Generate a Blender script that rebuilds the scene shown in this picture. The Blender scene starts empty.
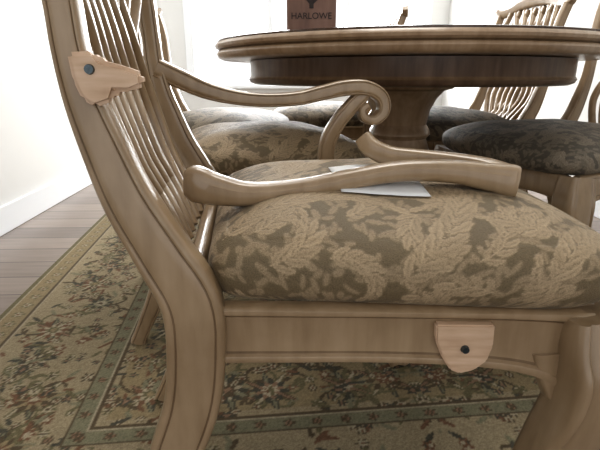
import bpy, bmesh, math, random
import numpy as np
from mathutils import Vector, Matrix
random.seed(7); rng=np.random.RandomState(5)
SC=bpy.context.scene
COL=SC.collection

# ------------------------------------------------------------ materials
def newmat(name):
    m=bpy.data.materials.new(name); m.use_nodes=True
    nt=m.node_tree; b=nt.nodes['Principled BSDF']
    return m,nt,b
def simple(name,col,rough=.5,metal=0,spec=.5):
    m,nt,b=newmat(name)
    b.inputs['Base Color'].default_value=(*col,1); b.inputs['Roughness'].default_value=rough
    b.inputs['Metallic'].default_value=metal; b.inputs['Specular IOR Level'].default_value=spec
    return m
def wood(name,c1,c2,c3,rough=.35,scale=(26,26,4),coat=.25,bump=.03,blot=.42):
    m,nt,b=newmat(name); N=nt.nodes; L=nt.links
    tc=N.new('ShaderNodeTexCoord'); mp=N.new('ShaderNodeMapping'); mp.inputs['Scale'].default_value=scale
    n1=N.new('ShaderNodeTexNoise'); n1.inputs['Scale'].default_value=2.2; n1.inputs['Detail'].default_value=6
    n2=N.new('ShaderNodeTexNoise'); n2.inputs['Scale'].default_value=11; n2.inputs['Detail'].default_value=6
    L.new(tc.outputs['Object'],mp.inputs['Vector']); L.new(mp.outputs[0],n1.inputs['Vector']); L.new(tc.outputs['Object'],n2.inputs['Vector'])
    r=N.new('ShaderNodeValToRGB'); e=r.color_ramp.elements
    e[0].position=.3; e[0].color=(*c1,1); e[1].position=.72; e[1].color=(*c3,1)
    k=e.new(.5); k.color=(*c2,1)
    L.new(n1.outputs['Fac'],r.inputs['Fac'])
    mx=N.new('ShaderNodeMix'); mx.data_type='RGBA'; mx.blend_type='MULTIPLY'; mx.inputs[0].default_value=blot
    r2=N.new('ShaderNodeValToRGB'); r2.color_ramp.elements[0].position=.3; r2.color_ramp.elements[0].color=(.52,.45,.36,1); r2.color_ramp.elements[1].position=.62; r2.color_ramp.elements[1].color=(1,1,1,1)
    L.new(n2.outputs['Fac'],r2.inputs['Fac']); L.new(r.outputs[0],mx.inputs[6]); L.new(r2.outputs[0],mx.inputs[7])
    L.new(mx.outputs[2],b.inputs['Base Color'])
    b.inputs['Roughness'].default_value=rough; b.inputs['Coat Weight'].default_value=coat; b.inputs['Coat Roughness'].default_value=.18
    bp=N.new('ShaderNodeBump'); bp.inputs['Strength'].default_value=bump; bp.inputs['Distance'].default_value=.002
    L.new(n1.outputs['Fac'],bp.inputs['Height']); L.new(bp.outputs[0],b.inputs['Normal'])
    return m
WOOD=wood('glazed_maple',(.285,.200,.118),(.335,.240,.146),(.375,.275,.175),rough=.30,coat=.45)
GLAZE=wood('brown_glaze',(.15,.095,.05),(.19,.125,.07),(.23,.155,.09))
RAW=wood('raw_wood',(.50,.34,.225),(.59,.42,.29),(.66,.49,.36),rough=.6,scale=(8,8,60),coat=0)
TRIM_W=wood('table_maple',(.30,.205,.125),(.37,.26,.168),(.43,.315,.215),rough=.3)
TOPM=wood('table_top_dark',(.05,.028,.018),(.08,.045,.028),(.11,.064,.04),rough=.25,coat=.2)
APRON=wood('apron_brown',(.09,.055,.036),(.13,.082,.054),(.17,.11,.074))
BOXM=wood('box_brown',(.20,.11,.08),(.25,.14,.10),(.29,.17,.125),rough=.5,coat=0)
METAL=simple('screw_steel',(.10,.12,.13),.35,1)
INK=simple('ink_dark',(.03,.018,.014),.6)
WHITE=simple('trim_white',(.78,.80,.82),.35)
PAPER=simple('paper_white',(.74,.745,.745),.7)
def wallmat(name,col):
    m,nt,b=newmat(name); N=nt.nodes;L=nt.links
    n=N.new('ShaderNodeTexNoise'); n.inputs['Scale'].default_value=120; n.inputs['Detail'].default_value=3
    bp=N.new('ShaderNodeBump'); bp.inputs['Strength'].default_value=.15; bp.inputs['Distance'].default_value=.002
    L.new(n.outputs['Fac'],bp.inputs['Height']); L.new(bp.outputs[0],b.inputs['Normal'])
    b.inputs['Base Color'].default_value=(*col,1); b.inputs['Roughness'].default_value=.75
    return m
WALL=wallmat('wall_paint',(.70,.70,.685))
CEIL=wallmat('ceiling_paint',(.85,.85,.84))
FLOORM,nt,b=newmat('floor_planks'); N=nt.nodes;L=nt.links
tc=N.new('ShaderNodeTexCoord'); br=N.new('ShaderNodeTexBrick')
br.inputs['Scale'].default_value=1; br.inputs['Brick Width'].default_value=1.3; br.inputs['Row Height'].default_value=.14
br.inputs['Mortar Size'].default_value=.003; br.inputs['Mortar Smooth'].default_value=.1
br.inputs['Color1'].default_value=(.28,.22,.18,1); br.inputs['Color2'].default_value=(.18,.14,.115,1); br.inputs['Mortar'].default_value=(.06,.045,.036,1)
mp=N.new('ShaderNodeMapping'); mp.inputs['Scale'].default_value=(2,25,1)
nz=N.new('ShaderNodeTexNoise'); nz.inputs['Scale'].default_value=2; nz.inputs['Detail'].default_value=6
L.new(tc.outputs['Object'],br.inputs['Vector']); L.new(tc.outputs['Object'],mp.inputs['Vector']); L.new(mp.outputs[0],nz.inputs['Vector'])
mx=N.new('ShaderNodeMix'); mx.data_type='RGBA'; mx.blend_type='MULTIPLY'; mx.inputs[0].default_value=.6
cr=N.new('ShaderNodeValToRGB'); cr.color_ramp.elements[0].position=.3; cr.color_ramp.elements[0].color=(.55,.53,.5,1); cr.color_ramp.elements[1].position=.7
L.new(nz.outputs['Fac'],cr.inputs['Fac']); L.new(br.outputs['Color'],mx.inputs[6]); L.new(cr.outputs[0],mx.inputs[7]); L.new(mx.outputs[2],b.inputs['Base Color'])
b.inputs['Roughness'].default_value=.36
def attrmat(name,rough,bumpd,noise_s,sheen=0,spec=.3):
    m,nt,b=newmat(name); N=nt.nodes;L=nt.links
    a=N.new('ShaderNodeAttribute'); a.attribute_name='Col'
    tc=N.new('ShaderNodeTexCoord'); n=N.new('ShaderNodeTexNoise'); n.inputs['Scale'].default_value=noise_s; n.inputs['Detail'].default_value=3
    L.new(tc.outputs['Object'],n.inputs['Vector'])
    r=N.new('ShaderNodeValToRGB'); r.color_ramp.elements[0].position=.3; r.color_ramp.elements[0].color=(.62,.6,.56,1); r.color_ramp.elements[1].position=.65; r.color_ramp.elements[1].color=(1.0,1.0,1.0,1)
    mx=N.new('ShaderNodeMix'); mx.data_type='RGBA'; mx.blend_type='MULTIPLY'; mx.inputs[0].default_value=.8
    L.new(n.outputs['Fac'],r.inputs['Fac']); L.new(a.outputs['Color'],mx.inputs[6]); L.new(r.outputs[0],mx.inputs[7]); L.new(mx.outputs[2],b.inputs['Base Color'])
    ad=N.new('ShaderNodeMath'); ad.operation='MULTIPLY_ADD'; ad.inputs[1].default_value=.5
    sp=N.new('ShaderNodeRGBToBW'); L.new(a.outputs['Color'],sp.inputs[0]); L.new(n.outputs['Fac'],ad.inputs[0]); 
    m2=N.new('ShaderNodeMath'); m2.operation='MULTIPLY'; m2.inputs[1].default_value=2.2; L.new(sp.outputs[0],m2.inputs[0]); L.new(m2.outputs[0],ad.inputs[2])
    bp=N.new('ShaderNodeBump'); bp.inputs['Strength'].default_value=.7; bp.inputs['Distance'].default_value=bumpd
    L.new(ad.outputs[0],bp.inputs['Height']); L.new(bp.outputs[0],b.inputs['Normal'])
    b.inputs['Roughness'].default_value=rough; b.inputs['Sheen Weight'].default_value=sheen; b.inputs['Specular IOR Level'].default_value=spec
    return m
FABRIC=attrmat('damask_fabric',.58,.002,700,.08,.4)
RUGM=attrmat('rug_wool',.95,.002,420,.05,.1)

# ------------------------------------------------------------ mesh helpers
def obj(name,v,f,mats,parent=None,mi=None,smooth=True):
    me=bpy.data.meshes.new(name); me.from_pydata([tuple(p) for p in v],[],f)
    for m in mats: me.materials.append(m)
    if mi is not None:
        me.polygons.foreach_set('material_index',mi)
    bm=bmesh.new(); bm.from_mesh(me); bmesh.ops.recalc_face_normals(bm,faces=bm.faces); bm.to_mesh(me); bm.free()
    if smooth:
        me.polygons.foreach_set('use_smooth',[True]*len(me.polygons))
        me.set_sharp_from_angle(angle=math.radians(42))
    o=bpy.data.objects.new(name,me); COL.objects.link(o)
    if parent: o.parent=parent
    return o
def empty(name,loc=(0,0,0),rz=0):
    e=bpy.data.objects.new(name,None); COL.objects.link(e); e.location=loc; e.rotation_euler=(0,0,rz); e.empty_display_size=.1
    return e
def cat(P,n=6):
    P=[np.array(p,float) for p in P]; out=[]
    Q=[2*P[0]-P[1]]+P+[2*P[-1]-P[-2]]
    for i in range(1,len(Q)-2):
        for k in range(n):
            t=k/n; a,b,c,d=Q[i-1],Q[i],Q[i+1],Q[i+2]
            out.append(.5*((2*b)+(-a+c)*t+(2*a-5*b+4*c-d)*t*t+(-a+3*b-3*c+d)*t**3))
    out.append(P[-1]); return out
def srect(k=.55,n=24):
    r=[]
    for a in np.linspace(0,2*math.pi,n,endpoint=False):
        c,s=math.cos(a),math.sin(a); r.append((math.copysign(abs(c)**k,c),math.copysign(abs(s)**k,s)))
    return r
SOFT=srect(.5)
ROUNDISH=srect(.75,16)
ARMSEC=[(0,1.0),(.45,.97),(.72,.86),(.86,.66),(.90,.50),(1.0,.40),(1.0,0),(.98,-.45),(.86,-.72),(.6,-.92),(0,-1)]
ARMSEC=ARMSEC+[(-a,b) for a,b in reversed(ARMSEC[1:-1])]
def moulded():
    half=[(.50,1),(.76,.975),(.93,.90),(1,.80),(1.0,.74),(.93,.69),(.90,.655),(.93,.62),(.985,.55),(1.0,.3)]
    s=list(half)+[(a,-b) for a,b in reversed(half)]
    s+= [(-a,b) for a,b in reversed(s)]
    return s
MOULD=moulded()
def dark_idx(sec):
    d=set()
    for i,(a,b) in enumerate(sec):
        a2,b2=sec[(i+1)%len(sec)]
        if .62<=abs((b+b2)/2)<=.68 and abs(a)>.7 and abs(a2)>.7: d.add(i)
    return d
def sweepdata(path,ref,sizes,section,n=6,dark=None,base=0):
    full=[tuple(p)+tuple(s) for p,s in zip(path,sizes)]
    S=cat(full,n); V=[];F=[];MI=[]
    ref=np.array(ref,float); m=len(section)
    for i,s in enumerate(S):
        p=s[:3]; t=S[min(i+1,len(S)-1)][:3]-S[max(i-1,0)][:3]; t=t/(np.linalg.norm(t)+1e-9)
        A=ref-t*ref.dot(t); A/=np.linalg.norm(A)+1e-9; B=np.cross(t,A)
        for a,b in section: V.append(p+A*a*s[3]+B*b*s[4])
    for i in range(len(S)-1):
        for j in range(m):
            j2=(j+1)%m
            F.append((base+i*m+j,base+i*m+j2,base+(i+1)*m+j2,base+(i+1)*m+j)); MI.append(1 if dark and j in dark else 0)
    F.append(tuple(base+j for j in range(m))[::-1]); MI.append(0)
    F.append(tuple(base+(len(S)-1)*m+j for j in range(m))); MI.append(0)
    return V,F,MI
def sweep(name,path,ref,sizes,section,parent=None,mats=None,n=6,dark=None):
    V,F,MI=sweepdata(path,ref,sizes,section,n,dark)
    return obj(name,V,F,mats or [WOOD,GLAZE],parent,MI)
def multi(name,items,parent,mats=None):
    V=[];F=[];MI=[]
    for it in items:
        v,f,mi=sweepdata(*it,base=len(V)); V+=v;F+=f;MI+=mi
    return obj(name,V,F,mats or [WOOD,GLAZE],parent,MI)
def lathe(name,prof,loc,mats,parent=None,seg=96,mi=None):
    V=[];F=[];M=[]
    for r,z in prof:
        for k in range(seg):
            a=2*math.pi*k/seg; V.append((loc[0]+r*math.cos(a),loc[1]+r*math.sin(a),loc[2]+z))
    for i in range(len(prof)-1):
        for k in range(seg):
            k2=(k+1)%seg; F.append((i*seg+k,i*seg+k2,(i+1)*seg+k2,(i+1)*seg+k)); M.append(mi[i] if mi else 0)
    F.append(tuple(range(seg))[::-1]); M.append(mi[0] if mi else 0)
    F.append(tuple((len(prof)-1)*seg+k for k in range(seg))); M.append(mi[-1] if mi else 0)
    return obj(name,V,F,mats,parent,M)
def box(name,lo,hi,mat,parent=None,bev=0,M=None):
    bm=bmesh.new(); bmesh.ops.create_cube(bm,size=1)
    for v in bm.verts:
        v.co=Vector([lo[i]+(v.co[i]+.5)*(hi[i]-lo[i]) for i in range(3)])
    if bev: bmesh.ops.bevel(bm,geom=list(bm.edges),offset=bev,segments=3,affect='EDGES',profile=.6)
    if M: bm.transform(M)
    me=bpy.data.meshes.new(name); bm.to_mesh(me); bm.free(); me.materials.append(mat)
    o=bpy.data.objects.new(name,me); COL.objects.link(o)
    if parent:o.parent=parent
    return o
def prism(name,pts,y0,y1,mat,parent,bev=.002,M=None):
    bm=bmesh.new(); a=[bm.verts.new((x,y0,z)) for x,z in pts]
    f=bm.faces.new(a); r=bmesh.ops.extrude_face_region(bm,geom=[f])
    for v in r['geom']:
        if isinstance(v,bmesh.types.BMVert): v.co.y=y1
    bmesh.ops.recalc_face_normals(bm,faces=bm.faces)
    bmesh.ops.bevel(bm,geom=[e for e in bm.edges],offset=bev,segments=2,affect='EDGES')
    if M: bm.transform(M)
    me=bpy.data.meshes.new(name); bm.to_mesh(me); bm.free(); me.materials.append(mat)
    o=bpy.data.objects.new(name,me); COL.objects.link(o); o.parent=parent
    return o

# ------------------------------------------------------------ damask pattern canvas
CR=.0012; CN=720
canv=np.zeros((CN,CN),np.float32)
def leaflet(x,y,ang,L,w,curve,hi=1.0):
    r=L+w; i0=max(int((x-r)/CR+CN/2),0); i1=min(int((x+r)/CR+CN/2)+1,CN); j0=max(int((y-r)/CR+CN/2),0); j1=min(int((y+r)/CR+CN/2)+1,CN)
    if i1<=i0 or j1<=j0: return
    X,Y=np.meshgrid((np.arange(i0,i1)-CN/2)*CR-x,(np.arange(j0,j1)-CN/2)*CR-y,indexing='ij')
    a=X*math.cos(ang)+Y*math.sin(ang); b=-X*math.sin(ang)+Y*math.cos(ang)-curve*a*a/L
    u=np.clip(a/L,0,1); hw=w*(u**.5)*((1-u)**.4)*1.45
    hw=hw*(1+.13*np.sin(u*19+1))
    ins=(a>0)&(a<L)
    W=canv[i0:i1,j0:j1]
    edge=ins&(np.abs(b)<hw+.0016); core=ins&(np.abs(b)<hw)
    W[edge]=.22
    val=hi*(.66+.34*np.clip(np.abs(b)/(hw+1e-4),0,1))
    W[core]=val[core]
    vein=core&(np.abs(b)<.0008)&(u>.1)&(u<.8); W[vein]=.45
def frond(x,y,ang,length,turn,width,n=9):
    pts=[];st=length/60
    for k in range(61):
        t=k/60; pts.append((x,y,ang)); ang+=turn/60*(.4+1.6*t); x+=st*math.cos(ang); y+=st*math.sin(ang)
    for k in range(n,-1,-1):
        t=.04+.90*k/n; px,py,pa=pts[int(t*60)]
        ll=width*(.6+.4*math.sin(math.pi*min(1,t*1.05)))*(1-.40*t)
        for s in (-1,1):
            L_=ll*rng.uniform(.95,1.25)
            leaflet(px,py,pa+s*(.98-.5*t),L_,L_*.27,s*-.38,hi=.78+.22*rng.rand())
    px,py,pa=pts[-5]; leaflet(px,py,pa,width*.7,width*.2,0)
    for k in range(0,56):
        px,py,pa=pts[k]; i=int(px/CR+CN/2); j=int(py/CR+CN/2)
        if 1<i<CN-4 and 1<j<CN-4: canv[i:i+2,j:j+2]=.85
for _ in range(2600):
    leaflet(rng.uniform(-.43,.43),rng.uniform(-.43,.43),rng.uniform(0,6.3),rng.uniform(.012,.026),rng.uniform(.003,.0055),rng.uniform(-.4,.4),hi=.6)
fr=[]
for gx in np.arange(-.42,.44,.085):
    for gy in np.arange(-.42,.44,.075):
        fr.append((gx+rng.uniform(-.02,.02),gy+rng.uniform(-.02,.02)))
rng.shuffle(fr)
for k,(x,y) in enumerate(fr):
    frond(x,y,rng.choice([0.3,2.7,-.4,3.5])+rng.uniform(-.5,.5),rng.uniform(.075,.115),rng.choice([-1,1])*rng.uniform(1.4,3.2),rng.uniform(.026,.036),7)
for a in [(-.22,-.20,.75,.26,-1.5,.040),(-.02,-.30,.6,.28,1.3,.042),(.08,-.10,.1,.24,-2.5,.038),(-.18,.0,.3,.28,1.5,.038),(.15,-.33,1.1,.22,-2.0,.041)]:
    frond(*a,13)
def canv_sample(u,v):
    i=np.clip(u/CR+CN/2,0,CN-2); j=np.clip(v/CR+CN/2,0,CN-2); i0=i.astype(int); j0=j.astype(int); a=i-i0;b=j-j0
    return (canv[i0,j0]*(1-a)*(1-b)+canv[i0+1,j0]*a*(1-b)+canv[i0,j0+1]*(1-a)*b+canv[i0+1,j0+1]*a*b)
# ------------------------------------------------------------ cushion mesh (shared)
def build_cushion():
    xb,xf=-.232,.250
    def wy(x): return .242+(x+.25)*.158
    pts=[(xb,-wy(xb)+.02),(xf,-wy(xf)),(xf,wy(xf)),(xb,wy(xb)-.02)]
    rad=[.04,.105,.105,.04]
    out=[]
    for i in range(4):
        p=np.array(pts[i]);a=np.array(pts[i-1])-p;b=np.array(pts[(i+1)%4])-p
        a/=np.linalg.norm(a);b/=np.linalg.norm(b); s=p+a*rad[i]*1.0; e=p+b*rad[i]*1.0
        for t in np.linspace(0,1,14): out.append(s*(1-t)**2+2*p*t*(1-t)+e*t*t)
    D=[]
    for i in range(len(out)):
        q0=out[i];q1=out[(i+1)%len(out)]
        for t in np.linspace(0,1,30,endpoint=False):
            q=q0*(1-t)+q1*t; q=q.copy()
            if q[0]>0: q[0]+= .035*(q[0]/.232)**3*(1-(q[1]/.3)**2)
            D.append(q)
    D=np.array(D); ang=np.arctan2(D[:,1],D[:,0]); o=np.argsort(ang); ang=ang[o]; rr=np.hypot(D[:,0],D[:,1])[o]
    ang=np.concatenate([ang-2*math.pi,ang,ang+2*math.pi]); rr=np.concatenate([rr]*3)
    ph=np.linspace(0,2.5,500); rho=np.abs(np.sin(ph))**.64; z=np.sign(np.cos(ph))*np.abs(np.cos(ph))**.76*.049
    z=z+.027*(1-rho**2.0)*(np.cos(ph)>0)
    rho=np.where(ph>math.pi/2,1-(1-rho)*.35,rho)
    arc=np.concatenate([[0],np.cumsum(np.hypot(np.diff(rho)*.25,np.diff(z)))])
    AL=arc[-1]
    n=340
    s=np.linspace(-1,1,n); S,T=np.meshgrid(s,s,indexing='ij')
    r=np.maximum(np.abs(S),np.abs(T)); th=np.arctan2(T,S)
    R=np.interp(th.ravel(),ang,rr).reshape(th.shape)
    rh=np.interp(r*AL,arc,rho); zz=np.interp(r*AL,arc,z)
    X=np.cos(th)*R*rh; Y=np.sin(th)*R*rh; Z=zz+.504
    Z=Z+.002*np.sin(X*23+1)*np.cos(Y*19)*(rh<.9)
    ext=(r*AL/.25)
    U=np.cos(th)*R*ext; Vv=np.sin(th)*R*ext
    m=canv_sample(U,Vv)
    V=np.stack([X,Y,Z],-1).reshape(-1,3)
    idx=np.arange(n*n).reshape(n,n)
    F=np.stack([idx[:-1,:-1],idx[1:,:-1],idx[1:,1:],idx[:-1,1:]],-1).reshape(-1,4)
    def mk(nm,g,l):
        me=bpy.data.meshes.new(nm); me.from_pydata(V.tolist(),[],F.tolist())
        c=np.array(g)+(np.array(l)-np.array(g))*m.reshape(-1,1); c=np.concatenate([c,np.ones((len(c),1))],1).astype(np.float32)
        at=me.color_attributes.new('Col','FLOAT_COLOR','POINT'); at.data.foreach_set('color',c.ravel())
        me.materials.append(FABRIC); me.polygons.foreach_set('use_smooth',[True]*len(me.polygons))
        return me
    return mk('cushion',[.175,.130,.072],[.49,.372,.238]),mk('cushion_shaded',[.115,.098,.075],[.33,.275,.205]),V  # second mesh: shade on the far seats put into the fabric colours
CUSH,CUSH_SHADED,CV=build_cushion()
CVT=CV[CV[:,2]>.508]
def cush_z(x,y):
    k=np.argmin((CVT[:,0]-x)**2+(CVT[:,1]-y)**2); return float(CVT[k,2])

# ------------------------------------------------------------ chair
PZ=[.0078,.05,.15,.2587,.3355,.407,.473,.5345,.592,.646,.696,.743,.788,.86,.93,.995]
PX=[-.390,-.371,-.325,-.2855,-.2585,-.2485,-.250,-.278,-.3055,-.3235,-.3375,-.3445,-.3465,-.352,-.365,-.385]
PW=[.020,.019,.025,.0325,.034,.0345,.0345,.030,.026,.022,.018,.0155,.015,.0155,.017,.016]
def px_at(z): return float(np.interp(z,PZ,PX))
SPL=.14
def ry(x): return .232+(x+.25)*SPL
def build_chair_meshes(par):
    for s,nm in ((-1,'right'),(1,'left')):
        path=[(x,s*(.225+ (.012*max(0,(z-.8)/.2))),z) for x,z in zip(PX,PZ)]
        sz=[(.019 if z<.5 else .019-.004*min(1,(z-.5)/.3),w) for z,w in zip(PZ,PW)]
        sweep('back_post_'+nm,path,(0,1,0),sz,MOULD,par,n=6,dark=dark_idx(MOULD))
        fx=.203; fy=ry(fx)-.008
        L=[(fx+.004,fy,.462,.030,.036),(fx+.008,fy+.004,.43,.033,.042),(fx+.013,fy+.012,.39,.035,.044),(fx+.004,fy+.012,.34,.033,.039),(fx-.016,fy+.004,.28,.029,.032),(fx-.034,fy-.006,.21,.023,.026),(fx-.046,fy-.012,.13,.018,.020),(fx-.040,fy-.010,.07,.016,.017),(fx-.022,fy+.002,.037,.020,.022),(fx-.012,fy+.008,.020,.024,.027),(fx-.014,fy+.006,.0078,.018,.020)]
        sweep('front_leg_'+nm,[(a,s*b,c) for a,b,c,d,e in L],(0,1,0),[(d,e) for a,b,c,d,e in L],MOULD,par,n=6)
        rx=[-.235,-.15,-.05,.05,.12,.165,.19]
        bot=[.393,.395,.397,.395,.388,.376,.362]
        top=.466
        sec=[(1,-.4),(1,.75),(.93,.98),(.84,1.0),(.76,.95),(.72,.76),(.66,.70),(-.60,.70),(-.68,.72),(-.74,.98),(-.86,1.05),(-.97,.95),(-1,.7),(-1,-.4)]
        if s<0: sec=[(a,-b) for a,b in sec]
        sec=[(a,-b) for a,b in sec]
        path=[(x,s*(ry(x)-.014),(top+b)/2) for x,b in zip(rx,bot)]
        sweep('side_rail_'+nm,path,(0,0,1),[((top-b)/2,.016) for b in bot],sec,par,n=4,dark={5,7})
        B=[(fx-.034,s*(ry(fx-.03)-.012),.412,.028,.012),(fx-.032,s*(ry(fx-.03)-.012),.385,.02,.012),(fx-.028,s*(ry(fx)-.012),.35,.008,.010)]
        sweep('rail_bracket_'+nm,[b[:3] for b in B],(1,0,0),[b[3:] for b in B],SOFT,par,n=4)
    ys=np.linspace(-.265,.265,7)
    sweep('front_rail',[(.232+.022*(1-(y/.265)**2)-.018,y,.430-.006*math.cos(y*20)) for y in ys],(0,0,1),[(.036,.014)]*7,SOFT,par,n=4)
    sweep('back_rail',[(-.250,y,.45) for y in (-.21,0,.21)],(0,0,1),[(.045,.014)]*3,SOFT,par,n=3)
    it=[]
    for fam in (-1,1):
        for k in range(6):
            y0=-.135+.054*k
            P=[];Sz=[]
            for q in np.linspace(0,1,15):
                z=.485+q*.52
                y=y0*(.66+.42*q)+fam*.070*math.sin(2*math.pi*q*.90+.15)*(.45+.55*math.sin(math.pi*q))
                y=max(-.203,min(.203,y))
                bow=-.022*(1-(y/.225)**2)
                x=px_at(z)+bow+.004*fam*math.cos(2*math.pi*q*1.8)
                P.append((x,y,z)); Sz.append((.0125,.0105))
            it.append((P,(0,1,0),Sz,ROUNDISH,4))
    multi('lattice_splats',it,par)
    cy=[-.268,-.240,-.18,-.10,0,.10,.18,.240,.268]; cz=[1.022,1.004,1.008,1.03,1.042,1.03,1.008,1.004,1.022]
    sweep('crest_rail',[(px_at(.995)-.002-.022*(1-(y/.262)**2),y,z) for y,z in zip(cy,cz)],(0,0,1),[(.010,.012),(.018,.016),(.020,.016),(.024,.017),(.030,.018),(.024,.017),(.020,.016),(.018,.016),(.010,.012)],SOFT,par,n=5)
    o=bpy.data.objects.new('seat_cushion',CUSH); COL.objects.link(o); o.parent=par
ARM=[(-.345,.735,.017),(-.30,.712,.018),(-.25,.690,.016),(-.19,.676,.014),(-.13,.671,.0135),(-.068,.674,.014),(-.02,.684,.015),(.03,.694,.016),(.075,.694,.0155),(.108,.677,.014),(.116,.648,.0125),(.097,.628,.011),(.074,.633,.0095),(.068,.650,.008),(.079,.659,.007)]
SUP=[(.075,.685,.014),(.05,.66,.015),(.02,.625,.016),(-.002,.585,.017),(-.006,.545,.018),(.008,.505,.021),(.026,.47,.024),(.034,.42,.02)]
def arm_parts(par,s):
    def ay(x): return s*(.225+.062*np.clip((x+.345)/.32,0,1)**.7)
    sweep('arm_rest',[(x,ay(x),z) for x,z,w in ARM],(0,1,0),[(.021 if i<9 else .018,w) for i,(x,z,w) in enumerate(ARM)],MOULD,par,n=6)
    sweep('arm_support',[(x,s*.290,z) for x,z,w in SUP],(0,1,0),[(.015,w) for x,z,w in SUP],MOULD,par,n=6)
YAW=math.radians(6.7)
hero=empty('dining_armchair',(.0975,.7427,0),YAW)
build_chair_meshes(hero)
arm_parts(hero,1)
prism('arm_joint_stub',[(-.341,.740),(-.318,.741),(-.312,.733),(-.292,.728),(-.276,.722),(-.276,.710),(-.288,.705),(-.302,.705),(-.306,.696),(-.322,.691),(-.333,.698),(-.339,.715)],-.254,-.236,RAW,hero,.004)
def screw(name,x,y,z,par,r=.0055):
    bm=bmesh.new(); bmesh.ops.create_cone(bm,cap_ends=True,segments=24,radius1=r,radius2=r*.8,depth=.004)
    bm.transform(Matrix.Translation((x,y,z))@Matrix.Rotation(math.radians(90),4,'X'))
    for a in (0,90):
        bb=bmesh.ops.create_cube(bm,size=1)
        bmesh.ops.transform(bm,verts=bb['verts'],matrix=Matrix.Translation((x,y-.0022,z))@Matrix.Rotation(math.radians(a+30),4,'Y')@Matrix.Diagonal((r*1.3,.0008,r*.25,1)))
    me=bpy.data.meshes.new(name); bm.to_mesh(me); bm.free(); me.materials.append(METAL)
    o=bpy.data.objects.new(name,me); COL.objects.link(o); o.parent=par
screw('stub_screw',-.322,-.255,.725,hero,.005)
Msh=Matrix.Translation((.057,-(ry(.057)+.002),0))@Matrix.Rotation(-math.atan(SPL),4,'Z')
prism('rail_joint_block',[(-.033,.452),(.033,.452),(.034,.425),(.029,.405),(.016,.393),(.0,.388),(-.012,.393),(-.024,.412),(-.032,.432)],-.006,.006,RAW,hero,.002,M=Msh)
p=Msh@Vector((.002,-.008,.422)); screw('rail_screw',p.x,p.y,p.z,hero,.005)

# loose arm resting on the seat
la=empty('armrest_piece')
P=[(-.152,.615,.583,.016,.018),(-.140,.615,.582,.020,.024),(-.115,.617,.574,.020,.021),(-.068,.622,.566,.019,.0155),(0,.628,.571,.018,.0135),(.068,.632,.584,.018,.013),(.136,.633,.595,.018,.0135),(.204,.632,.595,.019,.015),(.255,.628,.588,.020,.019),(.283,.624,.583,.020,.023),(.292,.622,.582,.018,.022)]
sweep('arm_rest',[a[:3] for a in P],(0,1,0),[a[3:] for a in P],ARMSEC,la,n=6)
P=[(.283,.632,.588,.016,.016),(.262,.665,.592,.016,.016),(.225,.695,.594,.016,.016),(.18,.715,.596,.016,.015),(.14,.728,.600,.015,.015),(.112,.738,.612,.014,.016),(.098,.745,.628,.012,.012)]
sweep('arm_support',[a[:3] for a in P],(0,0,1),[a[3:] for a in P],SOFT,la,n=6)
# paper draped on the cushion under the arm
pv=[];pf=[]
Rh=Matrix.Rotation(-YAW,4,'Z')
for i in range(13):
    for j in range(11):
        u=i/12;v=j/10; wx=.055+.115*u-.01*v; wy=.606+.13*v-.015*u
        l=Rh@Vector((wx-.0975,wy-.7427,0)); pv.append((wx,wy,cush_z(l.x,l.y)+.003+.002*math.sin(u*3)*v))
for i in range(12):
    for j in range(10): pf.append((i*11+j,(i+1)*11+j,(i+1)*11+j+1,i*11+j+1))
pp=obj('paper_sheet',pv,pf,[PAPER]); md=pp.modifiers.new('s','SOLIDIFY'); md.thickness=.0006

# other chairs
proto=empty('dining_chair',(-.13,1.47,0),math.radians(14)); build_chair_meshes(proto)
def copychair(loc,yaw,dark=False):
    e=empty('dining_chair',(loc[0],loc[1],0),math.radians(yaw))
    for c in [c for c in COL.objects if c.parent==proto]:
        o=bpy.data.objects.new(c.name,CUSH_SHADED if (dark and c.data==CUSH) else c.data); COL.objects.link(o); o.parent=e
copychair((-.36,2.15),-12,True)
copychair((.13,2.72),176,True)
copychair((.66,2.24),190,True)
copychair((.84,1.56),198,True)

# ------------------------------------------------------------ table
tb=empty('dining_table',(.366,1.76,0))
R=.65
lathe('table_top',[(.3,.768),(R-.06,.768),(R-.035,.770),(R-.02,.767),(R-.006,.773),(R,.785),(R-.004,.793),(R-.010,.796),(R-.006,.799),(R+.002,.804),(R+.004,.811),(R-.002,.819),(R-.006,.8205),(R-.006,.825),(R-.012,.8265),(.3,.827)],(0,0,0),[TRIM_W,TOPM,GLAZE],tb,seg=128,mi=[0,0,0,0,0,0,2,2,0,0,0,0,1,1,1])
lathe('table_apron',[(.3,.697),(.525,.690),(.54,.696),(.546,.708),(.540,.716),(.540,.765),(.3,.769)],(0,0,0),[APRON,GLAZE],tb,seg=128,mi=[0,0,0,1,0,0])
lathe('pedestal',[(.18,.694),(.185,.685),(.178,.675),(.150,.668),(.125,.64),(.105,.60),(.095,.55),(.108,.53),(.112,.515),(.098,.50),(.112,.46),(.135,.41),(.142,.36),(.125,.30),(.095,.265),(.115,.245),(.13,.23),(.13,.15),(.10,.13)],(0,0,0),[TRIM_W,GLAZE],tb,seg=24,mi=[0,0,1,0,0,0,0,0,0,0,0,0,0,0,0,0,0,0])
for k in range(4):
    a=math.radians(45+90*k); c,s=math.cos(a),math.sin(a)
    P=[(.08,.20,.05),(.15,.20,.045),(.22,.15,.036),(.29,.08,.03),(.34,.045,.028),(.38,.036,.026)]
    sweep('pedestal_foot_%d'%(k+1),[(r*c,r*s,z) for r,z,w in P],(-s,c,0),[(.03,w) for r,z,w in P],SOFT,tb,n=5)

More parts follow.
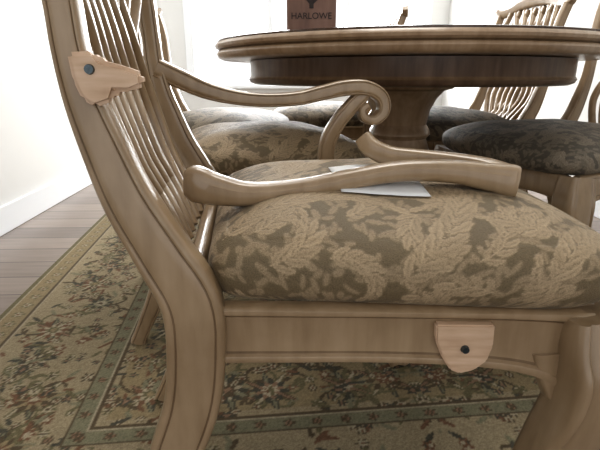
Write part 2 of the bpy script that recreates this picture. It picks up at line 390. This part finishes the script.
# wooden box on the table
bx=empty('wooden_box',(.034,1.50,.8275),math.radians(-2))
box('box_body',(-.070,-.045,0),(.070,.045,.30),BOXM,bx,.003)
box('box_lid_edge',(-.072,-.047,.285),(.072,.047,.303),BOXM,bx,.002)
def text(s,loc,size,mat,par,name):
    cu=bpy.data.curves.new(name,'FONT'); cu.body=s; cu.size=size; cu.align_x='CENTER'; cu.align_y='CENTER'; cu.extrude=.0006
    o=bpy.data.objects.new(name,cu); COL.objects.link(o)
    dg=bpy.context.evaluated_depsgraph_get(); me=bpy.data.meshes.new_from_object(o.evaluated_get(dg))
    bpy.data.objects.remove(o)
    me.transform(Matrix.Translation(loc)@Matrix.Rotation(math.radians(90),4,'X')); me.materials.clear(); me.materials.append(mat)
    q=bpy.data.objects.new(name,me); COL.objects.link(q); q.parent=par
text('HARLOWE',(0,-.0458,.052),.024,INK,bx,'box_lettering')
prism('box_mark',[(-.006,.072),(.006,.072),(.006,.084),(.024,.100),(.006,.118),(-.006,.118),(-.020,.100),(-.006,.084)],-.0465,-.0445,INK,bx,.0004)

# ------------------------------------------------------------ rug
RW,RL=1.17,1.45; st=.0045
nx=int(2*RW/st)+1; ny=int(2*RL/st)+1
gx=np.linspace(-RW,RW,nx); gy=np.linspace(-RL,RL,ny); GX,GY=np.meshgrid(gx,gy,indexing='ij')
GOLD=(.315,.248,.145);BEI=(.375,.312,.205);OLI=(.155,.138,.075);NAVY=(.055,.058,.050);RUST=(.18,.088,.052);SAGE=(.225,.218,.145);CRM=(.46,.40,.29);BRN=(.09,.065,.04);ROSE=(.28,.172,.115)
C=np.empty((nx,ny,3)); 
d=np.minimum(RW-np.abs(GX),RL-np.abs(GY))
C[:]=GOLD
C[d<.46]=BEI
def band(a,b_,c): C[(d>=a)&(d<b_)]=c
band(0,.016,OLI); band(.016,.022,CRM); band(.022,.085,GOLD); band(.085,.091,BRN); band(.091,.097,CRM)
band(.390,.395,BRN); band(.395,.430,SAGE); band(.430,.435,CRM); band(.435,.443,BRN)
def win(x,y,r):
    i0=max(int((x-r+RW)/st),0);i1=min(int((x+r+RW)/st)+2,nx);j0=max(int((y-r+RL)/st),0);j1=min(int((y+r+RL)/st)+2,ny)
    return (slice(i0,i1),slice(j0,j1)) if i1>i0 and j1>j0 else None
def flower(x,y,r,n,cols,rot=0):
    w=win(x,y,r*1.2)
    if not w: return
    X=GX[w]-x;Y=GY[w]-y;rr=np.hypot(X,Y);th=np.arctan2(Y,X)+rot
    s=C[w]
    for k,c in enumerate(cols):
        q=r*(1-k/len(cols)); s[rr<q*(.78+.22*np.cos(n*th+(k%2)*math.pi))]=c
def leafr(x,y,a,L,wd,c,c2=None,cv=0):
    w=win(x,y,L*1.2)
    if not w: return
    X=GX[w]-x;Y=GY[w]-y; u=(X*math.cos(a)+Y*math.sin(a))/L; v=-X*math.sin(a)+Y*math.cos(a)-cv*L*np.clip(u,0,1)**2
    hw=wd*1.6*np.sqrt(np.clip(u,0,1))*(np.clip(1-u,0,1))**.6
    m=(u>0)&(u<1)&(np.abs(v)<hw); s=C[w]; s[m]=c
    if c2: s[m&(np.abs(v)<hw*.45)]=c2
def vine(x,y,a,L,turn,c,wd=.0065,side=.05,lc=None):
    n=int(L/.006)
    for k in range(n):
        a+=turn/n*(.3+1.4*k/n); x+=.006*math.cos(a); y+=.006*math.sin(a)
        w=win(x,y,wd)
        if w: s=C[w]; s[np.hypot(GX[w]-x,GY[w]-y)<wd]=c
        if k%9==4:
            cc=lc or [OLI,SAGE,BRN,RUST,NAVY][rng.randint(5)]
            sg=1 if (k//9)%2 else -1
            leafr(x,y,a+sg*.9,side*rng.uniform(.7,1.1),side*.2,cc,None,sg*-.2)
    return x,y,a
pal=[[NAVY,ROSE,CRM,RUST],[BRN,GOLD,RUST,CRM],[NAVY,CRM,BRN,ROSE],[RUST,CRM,OLI,GOLD],[NAVY,SAGE,CRM,BRN],[OLI,ROSE,CRM,NAVY]]
for x in np.arange(-RW+.05,.05,.062):
    flower(x,-RL+.054,.020,5,[OLI,CRM,RUST]); flower(x,-RL+.412,.014,5,[BRN,ROSE,BRN])
for y in np.arange(-RL+.05,.05,.062):
    flower(-RW+.054,y,.020,5,[OLI,CRM,RUST]); flower(-RW+.412,y,.014,5,[BRN,ROSE,BRN])
def motif(x,y,r):
    for q in range(5):
        a=q*2*math.pi/5+rng.uniform(0,1); vine(x,y,a,r*rng.uniform(2.2,3.2),rng.choice([-1,1])*rng.uniform(1.5,3.2),BRN if rng.rand()<.5 else OLI,.0045,.045)
    for q in range(8):
        leafr(x,y,q*math.pi/4+.2,r*1.55,r*.26,[SAGE,OLI,NAVY,BRN][q%4],[GOLD,CRM,SAGE,ROSE][q%4])
    flower(x,y,r,8,pal[rng.randint(6)],rng.rand())
spots=[]
for x in np.arange(-RW+.23,.03,.16): spots.append((x,-RL+.24+rng.uniform(-.06,.06),rng.uniform(.036,.05)))
for y in np.arange(-RL+.39,.03,.16): spots.append((-RW+.24+rng.uniform(-.06,.06),y,rng.uniform(.036,.05)))
fy=0
for x in np.arange(-RW+.54,.05,.14):
    for y in np.arange(-RL+.54,.05,.14):
        spots.append((x+(.04 if fy%2 else 0),y+rng.uniform(-.03,.03),rng.uniform(.026,.052))); fy+=1
keep=C.copy()
for x,y,r in spots: motif(x,y,r)
for _ in range(1100):
    x=rng.uniform(-RW+.12,.03);y=rng.uniform(-RL+.12,.03)
    if rng.rand()<.5: flower(x,y,rng.uniform(.010,.021),rng.choice([5,6]),[ [BRN,CRM,RUST],[NAVY,ROSE],[OLI,CRM,BRN],[RUST,CRM] ][rng.randint(4)])
    else: leafr(x,y,rng.uniform(0,6.3),rng.uniform(.025,.05),.008,[OLI,NAVY,BRN,SAGE,RUST][rng.randint(5)])
g=((d>=0)&(d<.10))|((d>=.390)&(d<.445)); C[g]=keep[g]
hx=nx//2; hy=ny//2
C[nx-hx:,:]=C[:hx,:][::-1,:]; C[:,ny-hy:]=C[:,:hy][:,::-1]
C=(C*.80+.20*C.mean(axis=(0,1)))*.90
C*= (1+ rng.uniform(-.14,.14,size=GX.shape))[...,None]
V=np.stack([GX,GY,np.full_like(GX,.006)+0.0005*rng.rand(*GX.shape)],-1).reshape(-1,3)
idx=np.arange(nx*ny).reshape(nx,ny)
F=np.stack([idx[:-1,:-1],idx[1:,:-1],idx[1:,1:],idx[:-1,1:]],-1).reshape(-1,4).tolist()
V=V.tolist(); cl=C.reshape(-1,3)
ring=list(idx[:,0])+list(idx[-1,1:])+list(idx[::-1,-1][1:])+list(idx[0,::-1][1:-1])
b0=len(V); extra=[]
for k in ring: V.append([V[k][0],V[k][1],0.0005]); extra.append(cl[k])
for k in range(len(ring)):
    k2=(k+1)%len(ring); F.append([int(ring[k]),int(b0+k),int(b0+k2),int(ring[k2])])
cl=np.concatenate([cl,np.array(extra)],0)
me=bpy.data.meshes.new('area_rug'); me.from_pydata(V,[],F)
at=me.color_attributes.new('Col','FLOAT_COLOR','POINT'); at.data.foreach_set('color',np.concatenate([cl,np.ones((len(cl),1))],1).astype(np.float32).ravel())
me.materials.append(RUGM); rug=bpy.data.objects.new('area_rug',me); COL.objects.link(rug)
rug.location=(.18,1.90,0); rug.rotation_euler=(0,0,math.radians(6))

# ------------------------------------------------------------ room
RA=math.atan(.04); MR=Matrix.Rotation(RA,4,'Z')
XL,XR,YB,YF,H=-1.33,1.68,5.0,-1.6,2.75
def rbox(name,lo,hi,mat,bev=0): return box(name,lo,hi,mat,None,bev,MR)
fl=box('floor',(XL-.1,YF,-.05),(XR+.1,YB+.1,0),FLOORM); fl.rotation_euler=(0,0,RA)
rbox('wall_left',(XL-.1,YF,0),(XL,YB+.1,H),WALL)
rbox('wall_right',(XR,YF,0),(XR+.1,YB+.1,H),WALL)
rbox('ceiling',(XL-.1,YF,H),(XR+.1,YB+.1,H+.1),CEIL)
WX0,WX1,WZ0,WZ1=-.85,1.42,.62,2.4
bm=bmesh.new()
for lo,hi in (((XL,YB,0),(WX0,YB+.1,H)),((WX1,YB,0),(XR,YB+.1,H)),((WX0,YB,0),(WX1,YB+.1,WZ0)),((WX0,YB,WZ1),(WX1,YB+.1,H))):
    r=bmesh.ops.create_cube(bm,size=1)
    for v in r['verts']: v.co=Vector([lo[i]+(v.co[i]+.5)*(hi[i]-lo[i]) for i in range(3)])
bm.transform(MR); me=bpy.data.meshes.new('wall_back'); bm.to_mesh(me); bm.free(); me.materials.append(WALL)
COL.objects.link(bpy.data.objects.new('wall_back',me))
we=empty('window_1')
def wb(n,lo,hi): box(n,lo,hi,WHITE,we,.004,MR)
wb('casing_left',(WX0-.08,YB-.02,WZ0-.08),(WX0,YB-.001,WZ1+.08)); wb('casing_right',(WX1,YB-.02,WZ0-.08),(WX1+.08,YB-.001,WZ1+.08))
wb('casing_top',(WX0,YB-.02,WZ1),(WX1,YB-.001,WZ1+.08)); wb('sill',(WX0-.1,YB-.06,WZ0-.03),(WX1+.1,YB-.001,WZ0))
for i in range(4):
    x=WX0+(WX1-WX0)*i/3; wb('stile_%d'%i,(x-.025,YB+.03,WZ0),(x+.025,YB+.06,WZ1))
for i,z in enumerate((WZ0+.02,1.5,WZ1-.02)): wb('rail_%d'%i,(WX0,YB+.035,z-.02),(WX1,YB+.055,z+.02))
def bb(name,lo,hi):
    rbox(name,lo,hi,WHITE,.004)
bb('baseboard_left',(XL+.0005,YF,0.0005),(XL+.016,YB-.02,.13))
bb('baseboard_right',(XR-.016,YF,0.0005),(XR-.0005,YB-.02,.13))
bb('baseboard_back',(XL+.02,YB-.016,0.0005),(XR-.02,YB-.0005,.13))

# ------------------------------------------------------------ light
w=bpy.data.worlds.new('daylight'); SC.world=w; w.use_nodes=True
bg=w.node_tree.nodes['Background']; bg.inputs[0].default_value=(.985,.99,1,1); bg.inputs[1].default_value=1.0
def area(name,loc,rot,sx,sy,e,col):
    l=bpy.data.lights.new(name,'AREA'); l.shape='RECTANGLE'; l.size=sx; l.size_y=sy; l.energy=e; l.color=col
    o=bpy.data.objects.new(name,l); COL.objects.link(o); o.location=loc; o.rotation_euler=rot
area('window_daylight',(.1,5.3,1.6),(math.radians(-78),0,0),2.2,1.8,130,(1,1,1))
l=bpy.data.lights.new('overhead_fill','AREA'); l.size=.9; l.energy=18; l.color=(1,.97,.92)  # unseen overhead fill, added to light the room from above
o=bpy.data.objects.new('overhead_fill',l); COL.objects.link(o); o.location=(.3,1.8,2.7)

# ------------------------------------------------------------ camera
cd=bpy.data.cameras.new('camera'); cd.sensor_width=36; cd.lens=28.2; cd.clip_start=.02
cam=bpy.data.objects.new('camera',cd); COL.objects.link(cam); cam.location=(0,0,.72); cam.rotation_euler=(math.radians(72.3),0,0)
SC.camera=cam
# scale whole place to true size (table 0.76 m high)
S=.93
done=set()
for o in COL.objects:
    o.location=o.location*S
    if o.type=='MESH' and o.data.name not in done:
        done.add(o.data.name); o.data.transform(Matrix.Scale(S,4))
    if o.type=='LIGHT': o.data.size*=S; o.data.size_y*=S
SC.view_settings.view_transform='Standard'
try: SC.view_settings.look='Medium High Contrast'
except Exception as e: print(e)
SC.view_settings.exposure=.15
